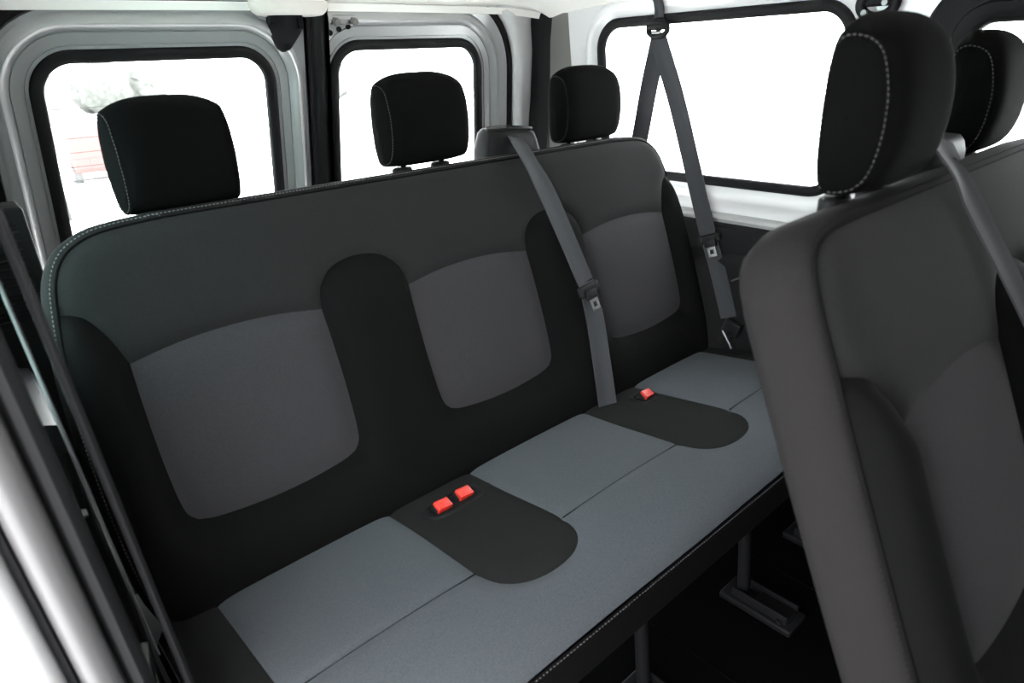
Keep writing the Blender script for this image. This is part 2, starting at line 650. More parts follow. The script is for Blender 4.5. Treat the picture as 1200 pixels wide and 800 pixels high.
    for b in base:
        d = np.array([0.0, 0.0])
        if b[1] < -.70 + dy:
            d = np.array([0, -1.0])
        elif abs(b[0] - xl) < .03:
            d = np.array([-1.0, 0])
        elif abs(b[0] - xr) < .03:
            d = np.array([1.0, 0])
        out.append(d)
    out = np.array(out)
    bot = .282 + dz
    for fz, of in [(0, 0), (.03, .003), (.12, .006), (.5, .004), (.85, -.004), (1, -.014), (1.0, -.03)]:
        rings.append([Vector((b[0] + o[0] * of, b[1] + o[1] * of + (.020 * fz if o[1] < 0 else 0), b[2] + (bot - b[2]) * fz)) for b, o in zip(base, out)])
    mb = MB()
    mb.loft(rings, closed=False, caps=False)
    mb.build('valance', 'valance_cloth', root, smooth=60)
    mb = MB()
    rim = [np.array(Vector(b)) + np.array((0, -.002, -.004)) for b in base if b[1] < -.72 + dy]
    run = resample(rim, .0065)
    for p, q in zip(run[:-1], run[1:]):
        mb.tube([p + (q - p) * .1, p + (q - p) * .62], .0007, 4)
    mb.build('front_stitching', 'thread', root)
    # under frame so the cushion is closed below
    mb = MB()
    mb.box(((xl + xr) / 2, -.46 + dy, .335 + dz), (xr - xl - .06, .46, .06), bev=.1)
    mb.build('seat_pan', 'dark_steel', root)


# ------------------------------------------------------------------ the rear bench
bench = thing('bench_seat', 'rear three-place bench seat in grey and black cloth beneath the back door windows', 'seat', (0, -.30, 0))
CS = [-.4925, 0, .4925]
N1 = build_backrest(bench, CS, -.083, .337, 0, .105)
for c, hz, ws in ((-.486, -.013, .88), (-.004, 0, .97), (.485, -.006, 1)):
    build_headrest(bench, c, 0, hz, ws)
build_cushion(bench, [-.25, .265], -.735, .735, 0, 0)


def seat_leg(root, x, yf, yr):
    mb = MB()
    mb.tube([(x, yf + .03, .325), (x, yf + .012, .16), (x, yf, .02)], .0135, 14)
    mb.build('leg', 'dark_steel', root)


def foot(root, x, y):
    mb = MB()
    mb.box((x, y - .005, .010), (.075, .17, .018), bev=.3)
    mb.box((x, y - .035, .022), (.048, .085, .016), bev=.3)
    mb.box((x - .024, y - .01, .028), (.006, .13, .026), bev=.2)
    mb.box((x + .024, y - .01, .028), (.006, .13, .026), bev=.2)
    f = mb.build('foot_bracket', 'dark_steel', root)
    for dx in (-.026, .026):
        MB().tube([(x + dx, y - .06, .016), (x + dx, y - .06, .028)], .007, 6).build('bolt', 'dark_steel', f)


for x in (-.58, -.035, .33, .62):
    seat_leg(bench, x, -.66, -.3)
    foot(bench, x, -.70)
    MB().tube([(x, -.36, .32), (x, -.31, .17), (x, -.30, .02)], .0135, 14).build('leg', 'dark_steel', bench)
    foot(bench, x, -.31)
mb = MB()
mb.tube([(-.58, -.63, .24), (.62, -.63, .24)], .011, 10)
mb.build('cross_bar', 'dark_steel', bench)
MB().tube([(-.58, -.32, .24), (.62, -.32, .24)], .011, 10).build('cross_bar', 'dark_steel', bench)

# hinge plates, lever and bars at the near end of the bench
mb = MB()
mb.tube(catmull([(-.752, -.16, .665), (-.757, -.185, .60), (-.757, -.225, .52), (-.757, -.265, .43), (-.757, -.31, .36), (-.755, -.38, .32)], .02), .010, 10)
mb.box((-.751, -.235, .50), (.008, .05, .24), Matrix.Rotation(-.32, 3, 'X'), .2)
hb = mb.build('hinge_bracket', 'gloss_black', bench)
for q in ((-.760, -.20, .585), (-.760, -.232, .50), (-.760, -.262, .43)):
    MB().tube([q, (q[0] - .006, q[1], q[2])], .007, 6).build('bolt', 'steel', hb)
mb = MB()
mb.tube(catmull([(-.757, -.30, .40), (-.766, -.34, .385), (-.770, -.39, .37), (-.766, -.44, .36)], .012), (.011), 10)
mb.build('fold_lever', 'gloss_black', bench)

# buckle openings in the buckle panels
def on_cushion(x, y):
    return Vector((x, y, float(np.interp(-y, -CP[:, 0], CP[:, 1])) - .008))


BK = [(-.271, -.374), (-.221, -.372), (.317, -.374)]
for (x, y, w) in ((-.2450, -.374, .062), (.314, -.374, .034)):
    mb = MB()
    rg = []
    c = on_cushion(x, y)
    for s, hh in [(1.0, -.006), (1.0, .003), (.92, .0055), (.80, .0045), (.74, -.002), (.02, -.004)]:
        rg.append([c + Vector((math.copysign(abs(math.cos(a)) ** .6, math.cos(a)) * w * s, math.copysign(abs(math.sin(a)) ** .6, math.sin(a)) * .030 * s, hh - .115 * math.sin(a) * .03 * s)) for a in np.linspace(0, 2 * PI, 40, endpoint=False)])
    mb.loft(rg)
    mb.v = [(a, b, d + .005) for a, b, d in mb.v]
    mb.build('buckle_opening', 'rubber', bench)
mb = MB()
p = on_cushion(-.166, -.372)
mb.box(p + Vector((0, 0, .004)), (.012, .010, .0012), Matrix.Rotation(-.1, 3, 'X'), .1)
mb.build('fabric_tag', 'panel_velour', bench)

bl = ['red and black belt buckle at the larger buckle opening, beside the near bench place',
      'red and black belt buckle at the larger buckle opening, beside the middle bench place',
      'single red belt buckle in the small opening next to the centre belt foot']
for (x, y), L, tilt in zip(BK, bl, (.35, .35, .5)):
    c = on_cushion(x, y)
    t = thing('belt_buckle', L, 'buckle', c, 'seat belt buckles on the rear bench')
    rot = Matrix.Rotation(tilt, 3, 'X') @ Matrix.Rotation(.12, 3, 'Y')
    MB().box(c + Vector((0, .004, .004)), (.037, .020, .026), rot, .2).build('housing', 'black_plastic', t)
    mb = MB()
    mb.box(c + Vector((0, -.001, .0175)), (.031, .0165, .008), rot, .25)
    mb.box(c + Vector((0, -.0085, .011)), (.031, .005, .014), rot, .25)
    mb.build('release_button', 'red', t)

# ------------------------------------------------------------------ belt ribbons
def ribbon(pts, width, normals, thick=.0013, step=.012):
    """belt webbing: a flat band along pts, lying across the given normals"""
    P = catmull([(*p, *n) for p, n in zip(pts, normals)], step)
    P = [np.array(q) for q in P]
    rings = []
    for i, q in enumerate(P):
        c = Vector(q[:3])
        n = Vector(q[3:6]).normalized()
        t = Vector(P[min(i + 1, len(P) - 1)][:3]) - Vector(P[max(i - 1, 0)][:3])
        s = t.cross(n).normalized() * width / 2
        n = s.cross(t).normalized() * thick
        prof = [-1, -.96, -.9, -.45, -.40, 0, .40, .45, .9, .96, 1]
        hh = [.3, 1.4, 1.0, 1.0, .6, .6, .6, 1.0, 1.0, 1.4, .3]
        ring = [c + s * a + n * b for a, b in zip(prof, hh)] + [c + s * a - n * .3 for a in reversed(prof)]
        rings.append(ring)
    mb = MB()
    mb.loft(rings)
    return mb


def tongue(c, along, normal, parent, metal=True):
    """sliding belt tongue: black moulded bar with a steel plate"""
    a = Vector(along).normalized()
    n = Vector(normal).normalized()
    s = a.cross(n).normalized()
    n = s.cross(a)
    rot = Matrix((s, a, n)).transposed()
    c = Vector(c)
    tg = MB().box(c, (.062, .017, .011), rot, .3)
    tg.box(c + s * .024 + a * .004, (.012, .024, .014), rot, .3)
    tg.box(c - s * .024 + a * .004, (.012, .024, .014), rot, .3)
    tg.box(c + a * .016 + n * .004, (.034, .022, .009), rot, .3)
    o = tg.build('tongue', 'black_plastic', parent)
    if metal:
        mb = MB()
        q = c + a * .036 + n * .006
        for sx in (-1, 1):
            mb.box(q + s * sx * .0085, (.006, .034, .0025), rot, .2)
        mb.box(q - a * .010, (.022, .016, .0025), rot, .2)
        mb.box(q + a * .014, (.022, .008, .0025), rot, .2)
        mb.build('tongue_plate', 'steel', o)
    return o


def back_at(px, py, h):
    d = .083 * -1 - .337 * .95
    # face plane y = -.083 + .337 (z - .95), raised by h towards the sitter
    return at(px, py, (0, 1, -.337), d - h * math.hypot(1, .337))


# centre belt
cb = thing('seat_belt', 'grey seat belt from the black reel cover on the bench, lying over its middle', 'seat belt', (.24, 0, .95))
up = (.12, -.55, .83)
fn = (-.10, -.94, .32)
p0 = at_y(597, 153, .018)
p1 = at_y(606, 164, -.035)
p2 = back_at(617, 182, .028)
p3 = back_at(640, 224, .045)
p4 = back_at(664, 278, .056)
p5 = back_at(686, 330, .058)
p6 = back_at(697, 372, .058)
p7 = back_at(706, 430, .060)
p8 = back_at(713, 480, .060)
ribbon([p0, p1, p2, p3, p4, p5], .047, [(.1, -.2, 1), (.1, -.5, .85), up, fn, fn, fn]).build('webbing', 'webbing', cb)
ribbon([p5 + Vector((0, -.002, 0)), p6, p7, p8], .046, [fn, (-.3, -.9, .3), (-.35, -.9, .3), (-.4, -.85, .3)]).build('lap_webbing', 'webbing', cb)
tongue(back_at(689, 337, .062), p6 - p4, fn, cb)

# reel cover on top of the bench
mb = MB()
rg = []
c = Vector((.262, .020, 0))
for s, z in [(1.02, .915), (1.0, .960), (.97, .985), (.90, 1.000), (.78, 1.008), (.5, 1.011), (.05, 1.012)]:
    rg.append([c + Vector((math.copysign(abs(math.cos(a)) ** .55, math.cos(a)) * .078 * s * (1.08 if z < .97 else 1), math.copysign(abs(math.sin(a)) ** .6, math.sin(a)) * .046 * s, z - .10 * math.copysign(abs(math.cos(a)) ** .55, math.cos(a)) * .05)) for a in np.linspace(0, 2 * PI, 48, endpoint=False)])
mb.loft(rg)
rc = mb.build('belt_reel_cover', 'satin_black', bench, smooth=60)
mb = MB()
mb.tube(catmull([(.205, -.005, 1.0115), (.262, -.026, 1.0125), (.318, -.005, 1.006), (.318, .025, 1.006), (.262, .036, 1.0125), (.205, .025, 1.0125)], .01, closed=True), .004, 8, closed=True)
mb.build('slot_rim', 'black_plastic', rc)

# belt by the side window
sb = thing('seat_belt', 'grey seat belt hanging from a black guide ring across the side window', 'seat belt', (.76, -.03, 1.2))
xb = .765
q0 = at_x(772, 44, xb)
sn = (-1, -.25, .05)
ribbon([q0 + Vector((-.004, 0, 0)), at_x(792, 115, .76), at_x(811, 195, .765), at_x(829, 272, .77)], .047, [sn, sn, sn, sn]).build('webbing', 'webbing', sb)
ribbon([at_x(829, 272, .771), at_x(842, 320, .771), at_x(854, 372, .768)], .046, [sn, sn, sn]).build('lap_webbing', 'webbing', sb)
ribbon([q0 + Vector((.010, .004, 0)), at_x(761, 100, .775), at_x(751, 155, .780), at_x(741, 205, .780)], .047, [(-.75, -.65, 0)] * 4).build('reel_webbing', 'webbing', sb)
tongue(at_x(831, 278, .764), at_x(842, 320, .77) - at_x(822, 240, .77), sn, sb)
mb = MB()
c = at_x(771, 34, .762)
mb.box(c + Vector((.004, 0, .008)), (.010, .050, .022), None, .3)
mb.box(c + Vector((.004, 0, -.004)), (.008, .014, .02), None, .3)
mb.tube([c + Vector((0, math.cos(a) * .030, math.sin(a) * (.022 if math.sin(a) > 0 else .016) - .002)) for a in np.linspace(0, 2 * PI, 32, endpoint=False)], .0075, 10, closed=True)
mb.tube([c + Vector((-.004, -.028, .006)), c + Vector((-.008, 0, .010)), c + Vector((-.004, .028, .006))], .009, 10)
mb.build('guide_ring', 'black_plastic', sb)
mb = MB()
mb.tube([c + Vector((-.006, -.013, -.008)), c + Vector((-.0065, .013, -.008))], .004, 8)
mb.build('guide_bar', 'steel', sb)
ribbon([c + Vector((.002, 0, .010)), c + Vector((.002, -.001, .045)), c + Vector((-.010, -.001, .075))], .030, [(-1, 0, 0)] * 3).build('hanger_strap', 'webbing', sb)
mb = MB()
e = at_x(858, 384, .766)
mb.box(e, (.020, .050, .040), Matrix.Rotation(.3, 3, 'X'), .2)
mb.box(e + Vector((-.004, .012, -.030)), (.012, .020, .05), Matrix.Rotation(.8, 3, 'X'), .2)
mb.build('end_fitting', 'black_plastic', sb)
mb = MB()
mb.tube([e + Vector((-.014, .02, -.01)), e + Vector((-.014, -.012, -.055))], .0035, 8)
mb.build('anchor_rod', 'steel', sb)

# ------------------------------------------------------------------ second-row seat
Y2, L2 = -.945, .42
front = thing('double_seat', 'reclined grey double seat in front of the rear bench, seen from its side', 'seat', (.25, -1.1, 0))
DZ2 = .045
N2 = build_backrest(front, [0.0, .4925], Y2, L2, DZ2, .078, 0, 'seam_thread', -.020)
for c, by, hz, ws in ((-.012, 0, 0, .88), (.455, .036, -.018, .84)):
    build_headrest(front, c, -.884 + by, DZ2 + hz, ws)
build_cushion(front, [.246], -.24, .735, -.915, .03)
for x in (-.12, .62):
    MB().tube([(x, -1.57, .35), (x, -1.58, .18), (x, -1.59, .02)], .0135, 14).build('leg', 'dark_steel', front)
    foot(front, x, -1.60)
    MB().tube([(x, -1.26, .35), (x, -1.24, .18), (x, -1.23, .02)], .0135, 14).build('leg', 'dark_steel', front)
    foot(front, x, -1.24)
mb = MB()
rg = []
c = Vector((.262, -.872, 0))
for s, z in [(1.02, .955), (1.0, .985), (.97, 1.005), (.90, 1.018), (.78, 1.026), (.5, 1.029), (.05, 1.03)]:
    rg.append([c + Vector((math.copysign(abs(math.cos(a)) ** .55, math.cos(a)) * .075 * s, math.copysign(abs(math.sin(a)) ** .6, math.sin(a)) * .040 * s, z + .01)) for a in np.linspace(0, 2 * PI, 40, endpoint=False)])
mb.loft(rg)
mb.build('belt_reel_cover', 'satin_black', front, smooth=60)


def back2_at(px, py, h):
    return at(px, py, (0, 1, -L2), Y2 - L2 * (.95 + DZ2) - h * math.hypot(1, L2))


fn2 = (-.05, -.92, .38)
a0 = at_y(1096, 160, -.90)
fb = ribbon([a0, back2_at(1108, 180, .020), back2_at(1136, 228, .028), back2_at(1170, 296, .034), back2_at(1204, 366, .040), back2_at(1250, 470, .045), back2_at(1310, 620, .03)], .047,
       [(.1, -.4, .9), (.1, -.6, .8), fn2, fn2, fn2, fn2, fn2]).build('seat_belt', 'webbing')
tag(fb, 'grey seat belt lying diagonally over the reclined double seat', 'seat belt')

# ------------------------------------------------------------------ rear doors
def rrect(x0, x1, z0, z1, r, d, n=10, sq=None):
    x0, x1, z0, z1, r = x0 - d, x1 + d, z0 - d, z1 + d, r + d
    pts = []
    for cx, cz, a0 in ((x1 - r, z1 - r, 0), (x0 + r, z1 - r, PI / 2), (x0 + r, z0 + r, PI), (x1 - r, z0 + r, 3 * PI / 2)):
        for k in range(n + 1):
            a = a0 + PI / 2 * k / n
            q = 1.0
            if sq is not None and d > sq[1] and (a0 in (0, 3 * PI / 2)) == (sq[0] > 0):
                q = 1 / max(abs(math.cos(a)), abs(math.sin(a)))     # square corner where the two doors meet
            pts.append((cx + q * r * math.cos(a), cz + q * r * math.sin(a)))
    # extra points along the straight sides keep the clamped outer ring tidy
    return pts


def door_pt(x, z, h=0):
    n = math.hypot(1, .238)
    return Vector((x, .510 - .238 * (z - .95) - h / n, z - .238 * h / n))


def framed(rings, fn, lim, shear, sq=None):
    out = []
    for (d, h, base) in rings:
        loop = []
        for x, z in rrect(*base, d, sq=sq):
            x = shear(x, z)
            x = min(max(x, lim[0]), lim[1])
            z = min(max(z, lim[2]), lim[3])
            loop.append(fn(x, z, h))
        out.append(loop)
    return out


PANEL = [(.018, .002), (.028, .003), (.0285, -.001), (.032, -.001), (.0325, .003), (.052, .004), (.0525, .001), (.054, .001), (.0545, .005), (.058, .008), (.064, .017), (.071, .021), (.078, .019), (.085, .010), (.089, .006)]
SEAL = [(0, -.02), (.003, .004), (.010, .010), (.017, .010), (.024, .004), (.027, -.02)]
FLANGE = [(.025, -.03), (.028, .006), (.036, .014), (.052, .016), (.066, .014), (.080, .010), (.094, .006), (.110, .0), (.125, -.01), (.150, -.03), (.30, -.03)]
RUBB = [(-.004, -.004), (-.003, .008), (.002, .0125), (.010, .0135), (.017, .012), (.0215, .006), (.022, 0)]


def make_door(name, base, lim, shear, glass_m, lines, edge, sq):
    d = bpy.data.objects.new(name, None)
    COL.objects.link(d)
    d['kind'] = 'structure'
    mb = MB()
    mb.loft(framed([(a, h, base) for a, h in PANEL + [(edge, .006), (edge + .003, -.02)]], door_pt, lim, shear, sq), caps=False)
    mb.build('door_panel', 'silver_paint', d, smooth=40)
    mb = MB()
    mb.loft(framed([(a, h, base) for a, h in RUBB], door_pt, lim, shear, sq), caps=False)
    mb.build('window_seal', 'rubber', d, smooth=60)
    mb = MB()
    g = framed([(.004, -.001, base), (.004, -.005, base)], door_pt, lim, shear, sq)
    mb.loft(g)
    gl = mb.build('glass', glass_m, d, smooth=False)
    if lines:
        mb = MB()
        for z in np.arange(base[2] + .04, base[3] - .085, .0295):
            x0 = shear(base[0], z) + .008
            x1 = shear(base[1], z) - .008
            mb.tube([door_pt(x0, z, 0), door_pt(x1, z, 0)], .0005, 4)
        mb.build('defroster_lines', 'grey_paint', gl)
    mb = MB()
    mb.loft(framed([(a + edge, h, base) for a, h in SEAL], door_pt, lim, shear, sq), caps=False)
    mb.build('edge_seal', 'rubber', d, smooth=60)
    mb = MB()
    mb.loft(framed([(a + edge, h, base) for a, h in FLANGE], door_pt, lim, shear, sq), caps=False)
    mb.build(name.replace('door', 'trim') + '6', 'bright_paint', None, smooth=50, kind='structure')
    return d


def shear_l(x, z):
    return x - .055 * (1.165 - z) * max(0, min(1, (-.108 - x) / .45))


def shear_r(x, z):
    return x + .13 * (1.165 - z) * max(0, min(1.1, (x - .077) / .46))


d1 = make_door('door_1', (-.569, -.108, .62, 1.191, .062), (-.86, -.008, .15, 1.34), shear_l, 'glass', True, .098, (1, .09))
d2 = make_door('door_2', (.077, .531, .62, 1.199, .062), (.05, .86, .15, 1.34), shear_r, 'glass', False, .122, (-1, .0545))

# black latch bracket on the first door, bolts and plugs on the second
mb = MB()
prof = [(-.100, 1.300), (-.100, 1.243), (-.096, 1.232), (-.080, 1.206), (-.072, 1.2), (-.058, 1.2), (-.050, 1.206), (-.024, 1.238), (-.016, 1.250), (-.016, 1.300)]
mb.loft([[door_pt(x, z, .006) for x, z in prof], [door_pt(x, z, .018) for x, z in prof], [door_pt(-.058 + (x + .058) * .93, 1.25 + (z - 1.25) * .93, .021) for x, z in prof]])
lb = mb.build('latch_bracket', 'black_plastic', d1, smooth=30)
for x, z in ((-.090, 1.258), (-.063, 1.214)):
    MB().tube([door_pt(x, z, .018), door_pt(x, z, .026)], .007, 6).build('bolt', 'dark_steel', lb)
mb = MB()
mb.box(door_pt(-.026, 1.262, .024), (.012, .010, .026), None, .2)
mb.build('latch_catch', 'dark_steel', lb)
for x, z in ((.060, 1.238), (.084, 1.246), (.110, 1.252)):
    mb = MB()
    mb.loft([[door_pt(x + r * math.cos(a), z + r * math.sin(a), h) for a in np.linspace(0, 2 * PI, 20, endpoint=False)] for r, h in [(.0066, .004), (.0066, .0085), (.005, .0092), (.0045, .0075), (.0002, .0072)]])
    mb.build('plug', 'rubber', d2)
mb = MB()
mb.box(door_pt(.092, 1.268, .014), (.064, .014, .022), None, .15)
st = mb.build('striker', 'steel', d2)
for x in (.066, .116):
    MB().tube([door_pt(x, 1.268, .012), door_pt(x, 1.266, .036)], .0085, 6).build('bolt', 'grey_paint', st)

# seals between the doors
def strip(name, pts_xh, m, z0, z1, parent=None, kind='structure', n=24, smooth=50):
    mb = MB()
    mb.loft([[door_pt(x, z, h) for x, h in pts_xh] for z in np.linspace(z0, z1, n)], closed=True)
    return mb.build(name, m, parent, smooth, kind)


strip('trim_1', [(-.012, -.03), (-.010, .004), (-.004, .012), (.003, .012), (.007, .004), (.008, -.03)], 'rubber', .2, 1.30)
strip('trim_2', [(.012, -.03), (.013, .006), (.020, .013), (.036, .014), (.047, .008), (.0485, -.03)], 'black_plastic', .2, 1.30)

# ------------------------------------------------------------------ rear corner by the side window: pillar profile
def pillar(name, prof, m, z0=.2, z1=1.30, kind='structure', smooth=45, lean=(.0, .0), parent=None):
    """vertical body section: prof are x, y points at z = 1.1; the body leans with height"""
    mb = MB()
    rings = []
    for z in np.linspace(z0, z1, 16):
        rings.append([Vector((x + lean[0] * (z - 1.1), y + lean[1] * (z - 1.1), z)) for x, y in prof])
    mb.loft(rings, closed=True)
    return mb.build(name, m, None, smooth, kind)


LN = (-.06, -.20)
pillar('trim_5', [(.772, .450), (.779, .425), (.792, .398), (.84, .398), (.84, .60), (.80, .60)], 'black_plastic', lean=LN)
pillar('trim_6', [(.786, .400), (.788, .350), (.800, .300), (.85, .300), (.85, .400)], 'grey_paint', lean=(-.06, -.10))

# ------------------------------------------------------------------ side walls
def wall_pt(sg):
    def f(y, z, h):
        return Vector((sg * (.822 - .095 * (z - .838) - h), y, z))
    return f


WPANEL = [(.018, .0), (.030, .002), (.036, .010), (.046, .014), (.060, .012), (.066, .004), (.10, .002), (.7, .002)]


def side_window(name, sg, base, lim, wname, seal=None, gm='glass'):
    w = bpy.data.objects.new(wname, None)
    COL.objects.link(w)
    w['kind'] = 'structure'
    mb = MB()
    mb.loft(framed([(a, h, base) for a, h in WPANEL], wall_pt(sg), lim, lambda x, z: x), caps=False)
    mb.build('body_panel', 'bright_paint', w, smooth=50)
    d = bpy.data.objects.new(name, None)
    COL.objects.link(d)
    d['kind'] = 'structure'
    mb = MB()
    mb.loft(framed([(a, h, base) for a, h in (seal or RUBB)], wall_pt(sg), lim, lambda x, z: x), caps=False)
    mb.build('window_seal', 'rubber', d, smooth=60)
    mb = MB()
    mb.loft(framed([(.004, -.001, base), (.004, -.005, base)], wall_pt(sg), lim, lambda x, z: x))
    mb.build('glass', gm, d, smooth=False)
    return w, d


side_window('window_1', 1, (-.515, .180, .838, 1.229, .062), (-.66, .312, .735, 1.31), 'wall_right')
WS = [(-.004, -.004), (-.003, .016), (.006, .024), (.03, .026), (.034, .020), (.060, .022), (.078, .028), (.086, .020), (.090, 0)]
side_window('window_2', 1, (-1.15, -.752, .850, 1.188, .035), (-1.70, -.66, .735, 1.31), 'wall_right_front', WS)
side_window('window_3', -1, (-.50, .180, .838, 1.229, .062), (-.56, .330, .735, 1.31), 'wall_left', None, 'green_glass')

# lower trim of the far side: bright rail, black panel with ledge and pocket
w = bpy.data.objects.new('trim_7', None)
COL.objects.link(w)
w['kind'] = 'structure'
mb = MB()
mb.loft([[Vector((x, y, z)) for x, z in ((.826, .745), (.812, .742), (.806, .732), (.810, .722), (.830, .720))] for y in np.linspace(-1.7, .33, 30)])
mb.build('rail', 'silver_paint', w)
mb = MB()
prof = [(.86, .722), (.806, .722), (.790, .715), (.784, .700), (.786, .650), (.776, .640), (.772, .625), (.778, .600), (.782, .3), (.782, .0), (.86, .0)]
mb.loft([[Vector((x, y, z)) for x, z in prof] for y in np.linspace(-1.7, .46, 30)])
mb.build('side_panel', 'satin_black', w, smooth=35)
mb = MB()
mb.tube(catmull([(.778, -.30, .575), (.774, -.33, .592), (.774, -.40, .595), (.776, -.55, .59)], .02), .003, 6)
mb.build('pocket_edge', 'grey_plastic', w)
mb = MB()
mb.loft([[Vector((x, y, z)) for x, z in ((.765, .07), (.83, .07), (.83, .02), (.76, .0))] for y in np.linspace(-1.7, .46, 8)])
mb.build('skirt', 'black_plastic', w)

# black hook above the far belt, at the pillar between the side windows
hk = thing('belt_anchor', 'black belt anchor with two bolts on the pillar between the side windows', 'belt anchor', (.77, -.55, 1.24))
mb = MB()
c = at_x(1029, 4, .765)
mb.tube([c + Vector((0, math.cos(a) * .034, math.sin(a) * .026)) for a in np.linspace(0, 2 * PI, 28, endpoint=False)], .011, 10, closed=True)
mb.box(c + Vector((.006, 0, .02)), (.02, .06, .05), None, .3)
mb.build('anchor_body', 'black_plastic', hk)
for dy_, dz_ in ((-.018, .0), (.020, -.016)):
    MB().tube([c + Vector((-.005, dy_, dz_)), c + Vector((-.016, dy_, dz_))], .006, 8).build('bolt', 'steel', hk)

# ------------------------------------------------------------------ near-side rear corner and wall
pillar('trim_10', [(-.84, .60), (-.84, .30), (-.80, .30), (-.772, .36), (-.768, .44), (-.79, .60)], 'silver_paint', z0=.2, lean=(.06, -.10))
cp = bpy.data.objects.new('trim_11', None)
COL.objects.link(cp)
cp['kind'] = 'structure'
MB().box((-.752, .335, .50), (.15, .10, .90), None, .06).build('corner_panel', 'black_plastic', cp)
mb = MB()
for z in np.arange(.745, .93, .016):
    mb.box((-.745, .283, z), (.10, .006, .007), Matrix.Rotation(.4, 3, 'X'), .2)
mb.build('grille', 'rubber', cp)
ar = bpy.data.objects.new('trim_12', None)
COL.objects.link(ar)
ar['kind'] = 'structure'
mb = MB()
prof = [(-.84, .66), (-.775, .66), (-.752, .652), (-.744, .632), (-.742, .55), (-.742, .02), (-.84, .02)]
mb.loft([[Vector((x, y, z)) for x, z in prof] for y in np.linspace(-.02, .285, 12)])
mb.build('arch_box', 'grey_plastic', ar, smooth=40)
mb = MB()
mb.loft([[Vector((x, y, z)) for x, z in [(-.84, .735), (-.80, .735), (-.796, .70), (-.796, .02), (-.84, .02)]] for y in np.linspace(-.56, .32, 12)])
mb.build('side_panel', 'gloss_black', ar, smooth=40)

# sliding-door opening: rear jamb beside the camera
jb = bpy.data.objects.new('trim_13', None)
COL.objects.link(jb)
jb['kind'] = 'structure'


def jamb(name, prof, m, z0=.02, z1=1.28):
    mb = MB()
    rings = []
    for z in np.linspace(z0, z1, 28):
        dx = -.045 * (z - .75)
        rings.append([Vector((x + dx, y, z)) for x, y in prof])
    mb.loft(rings, closed=True)
    return mb.build(name, m, jb, smooth=50)


jamb('body_edge', [(-.95, -.56), (-.95, -.62), (-.865, -.62), (-.846, -.606), (-.838, -.58), (-.838, -.50), (-.95, -.50)], 'bright_paint')
jamb('seal_groove', [(-.839, -.58), (-.836, -.586), (-.832, -.588), (-.829, -.58), (-.829, -.53), (-.839, -.53)], 'rubber')
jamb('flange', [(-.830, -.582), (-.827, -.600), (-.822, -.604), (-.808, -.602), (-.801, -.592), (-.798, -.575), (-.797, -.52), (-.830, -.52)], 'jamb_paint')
jamb('door_seal', [(-.798, -.572), (-.793, -.584), (-.786, -.586), (-.779, -.580), (-.776, -.57), (-.780, -.53), (-.798, -.53)], 'rubber')
jamb('seal_lip', [(-.752, -.553), (-.748, -.557), (-.744, -.553), (-.744, -.53), (-.752, -.53)], 'rubber')
jamb('glass_edge', [(-.7635, -.505), (-.7620, -.505), (-.7620, -.40), (-.7635, -.40)], 'grey_plastic', .55, 1.25)

# unseen panel added to cut light through the front of the door opening
mb = MB()
mb.box((-.84, -1.64, .68), (.04, .60, 1.44), None, .05)
mb.build('left_light_screen', 'grey_plastic', None, kind='structure')
# unseen screen added to stop light from the front, not a real partition
mb = MB()
mb.box((0, -1.94, .68), (1.72, .04, 1.44), None, .05)
mb.build('front_light_screen', 'grey_plastic', None, kind='structure')

# ------------------------------------------------------------------ floor and headliner
mb = MB()
mb.box((0, -.70, -.02), (1.66, 2.44, .04), None, .05)
mb.build('floor', 'floor_mat', None, kind='structure')
for i_, x in enumerate((-.30, .12, .47)):
    MB().box((x, -.75, .001), (.006, 1.7, .004), None, .2).build('trim_%d' % (20 + i_), 'floor_mat', None, kind='structure')
bt = tag(MB().tube([(.335, -.96, 0), (.335, -.96, .008)], .012, 16).build('floor_plug', 'dark_steel'), 'round black plug in the floor between the bench and the double seat', 'plug')
hl = MB()
ys = [-1.92, -1.5, -1.0, -.5, 0, .2, .33, .385, .412, .425, .428, .420, .41]
zs = [1.345, 1.345, 1.345, 1.345, 1.342, 1.338, 1.330, 1.318, 1.306, 1.294, 1.286, 1.283, 1.30]
xs_ = np.linspace(-.80, .80, 41)
rings = []
for y, z in zip(ys, zs):
    row = []
    for x in xs_:
        e = max(0, abs(x) - .60) / .20
        drop = .055 * e ** 1.6 * (1 if z > 1.31 else .25) + .006 * (x / .8) ** 2
        row.append(Vector((x, y, z - drop)))
    rings.append(row)
hl.loft(rings, closed=False, caps=False)
hl.build('ceiling', 'headliner', None, smooth=70, kind='structure')
mb = MB()
mb.box((0, -.72, 1.385), (1.7, 2.4, .05), None, .05)
mb.build('ceiling_outer', 'bright_paint', None, kind='structure')
mb = MB()
rg = []
for s, z in [(1.0, 1.300), (1.0, 1.290), (.95, 1.279), (.84, 1.272), (.70, 1.270), (.60, 1.274), (.50, 1.281), (.02, 1.283)]:
    rg.append([Vector((-.056 + math.copysign(abs(math.cos(a)) ** .7, math.cos(a)) * 0.092 * s, .392 + math.sin(a) * .048 * s, z)) for a in np.linspace(0, 2 * PI, 48, endpoint=False)])
mb.loft(rg)
M['cream_plastic'] = mat('cream moulded plastic', (.50, .475, .44), .6)
mb.build('trim_15', 'cream_plastic', None, smooth=50, kind='structure')

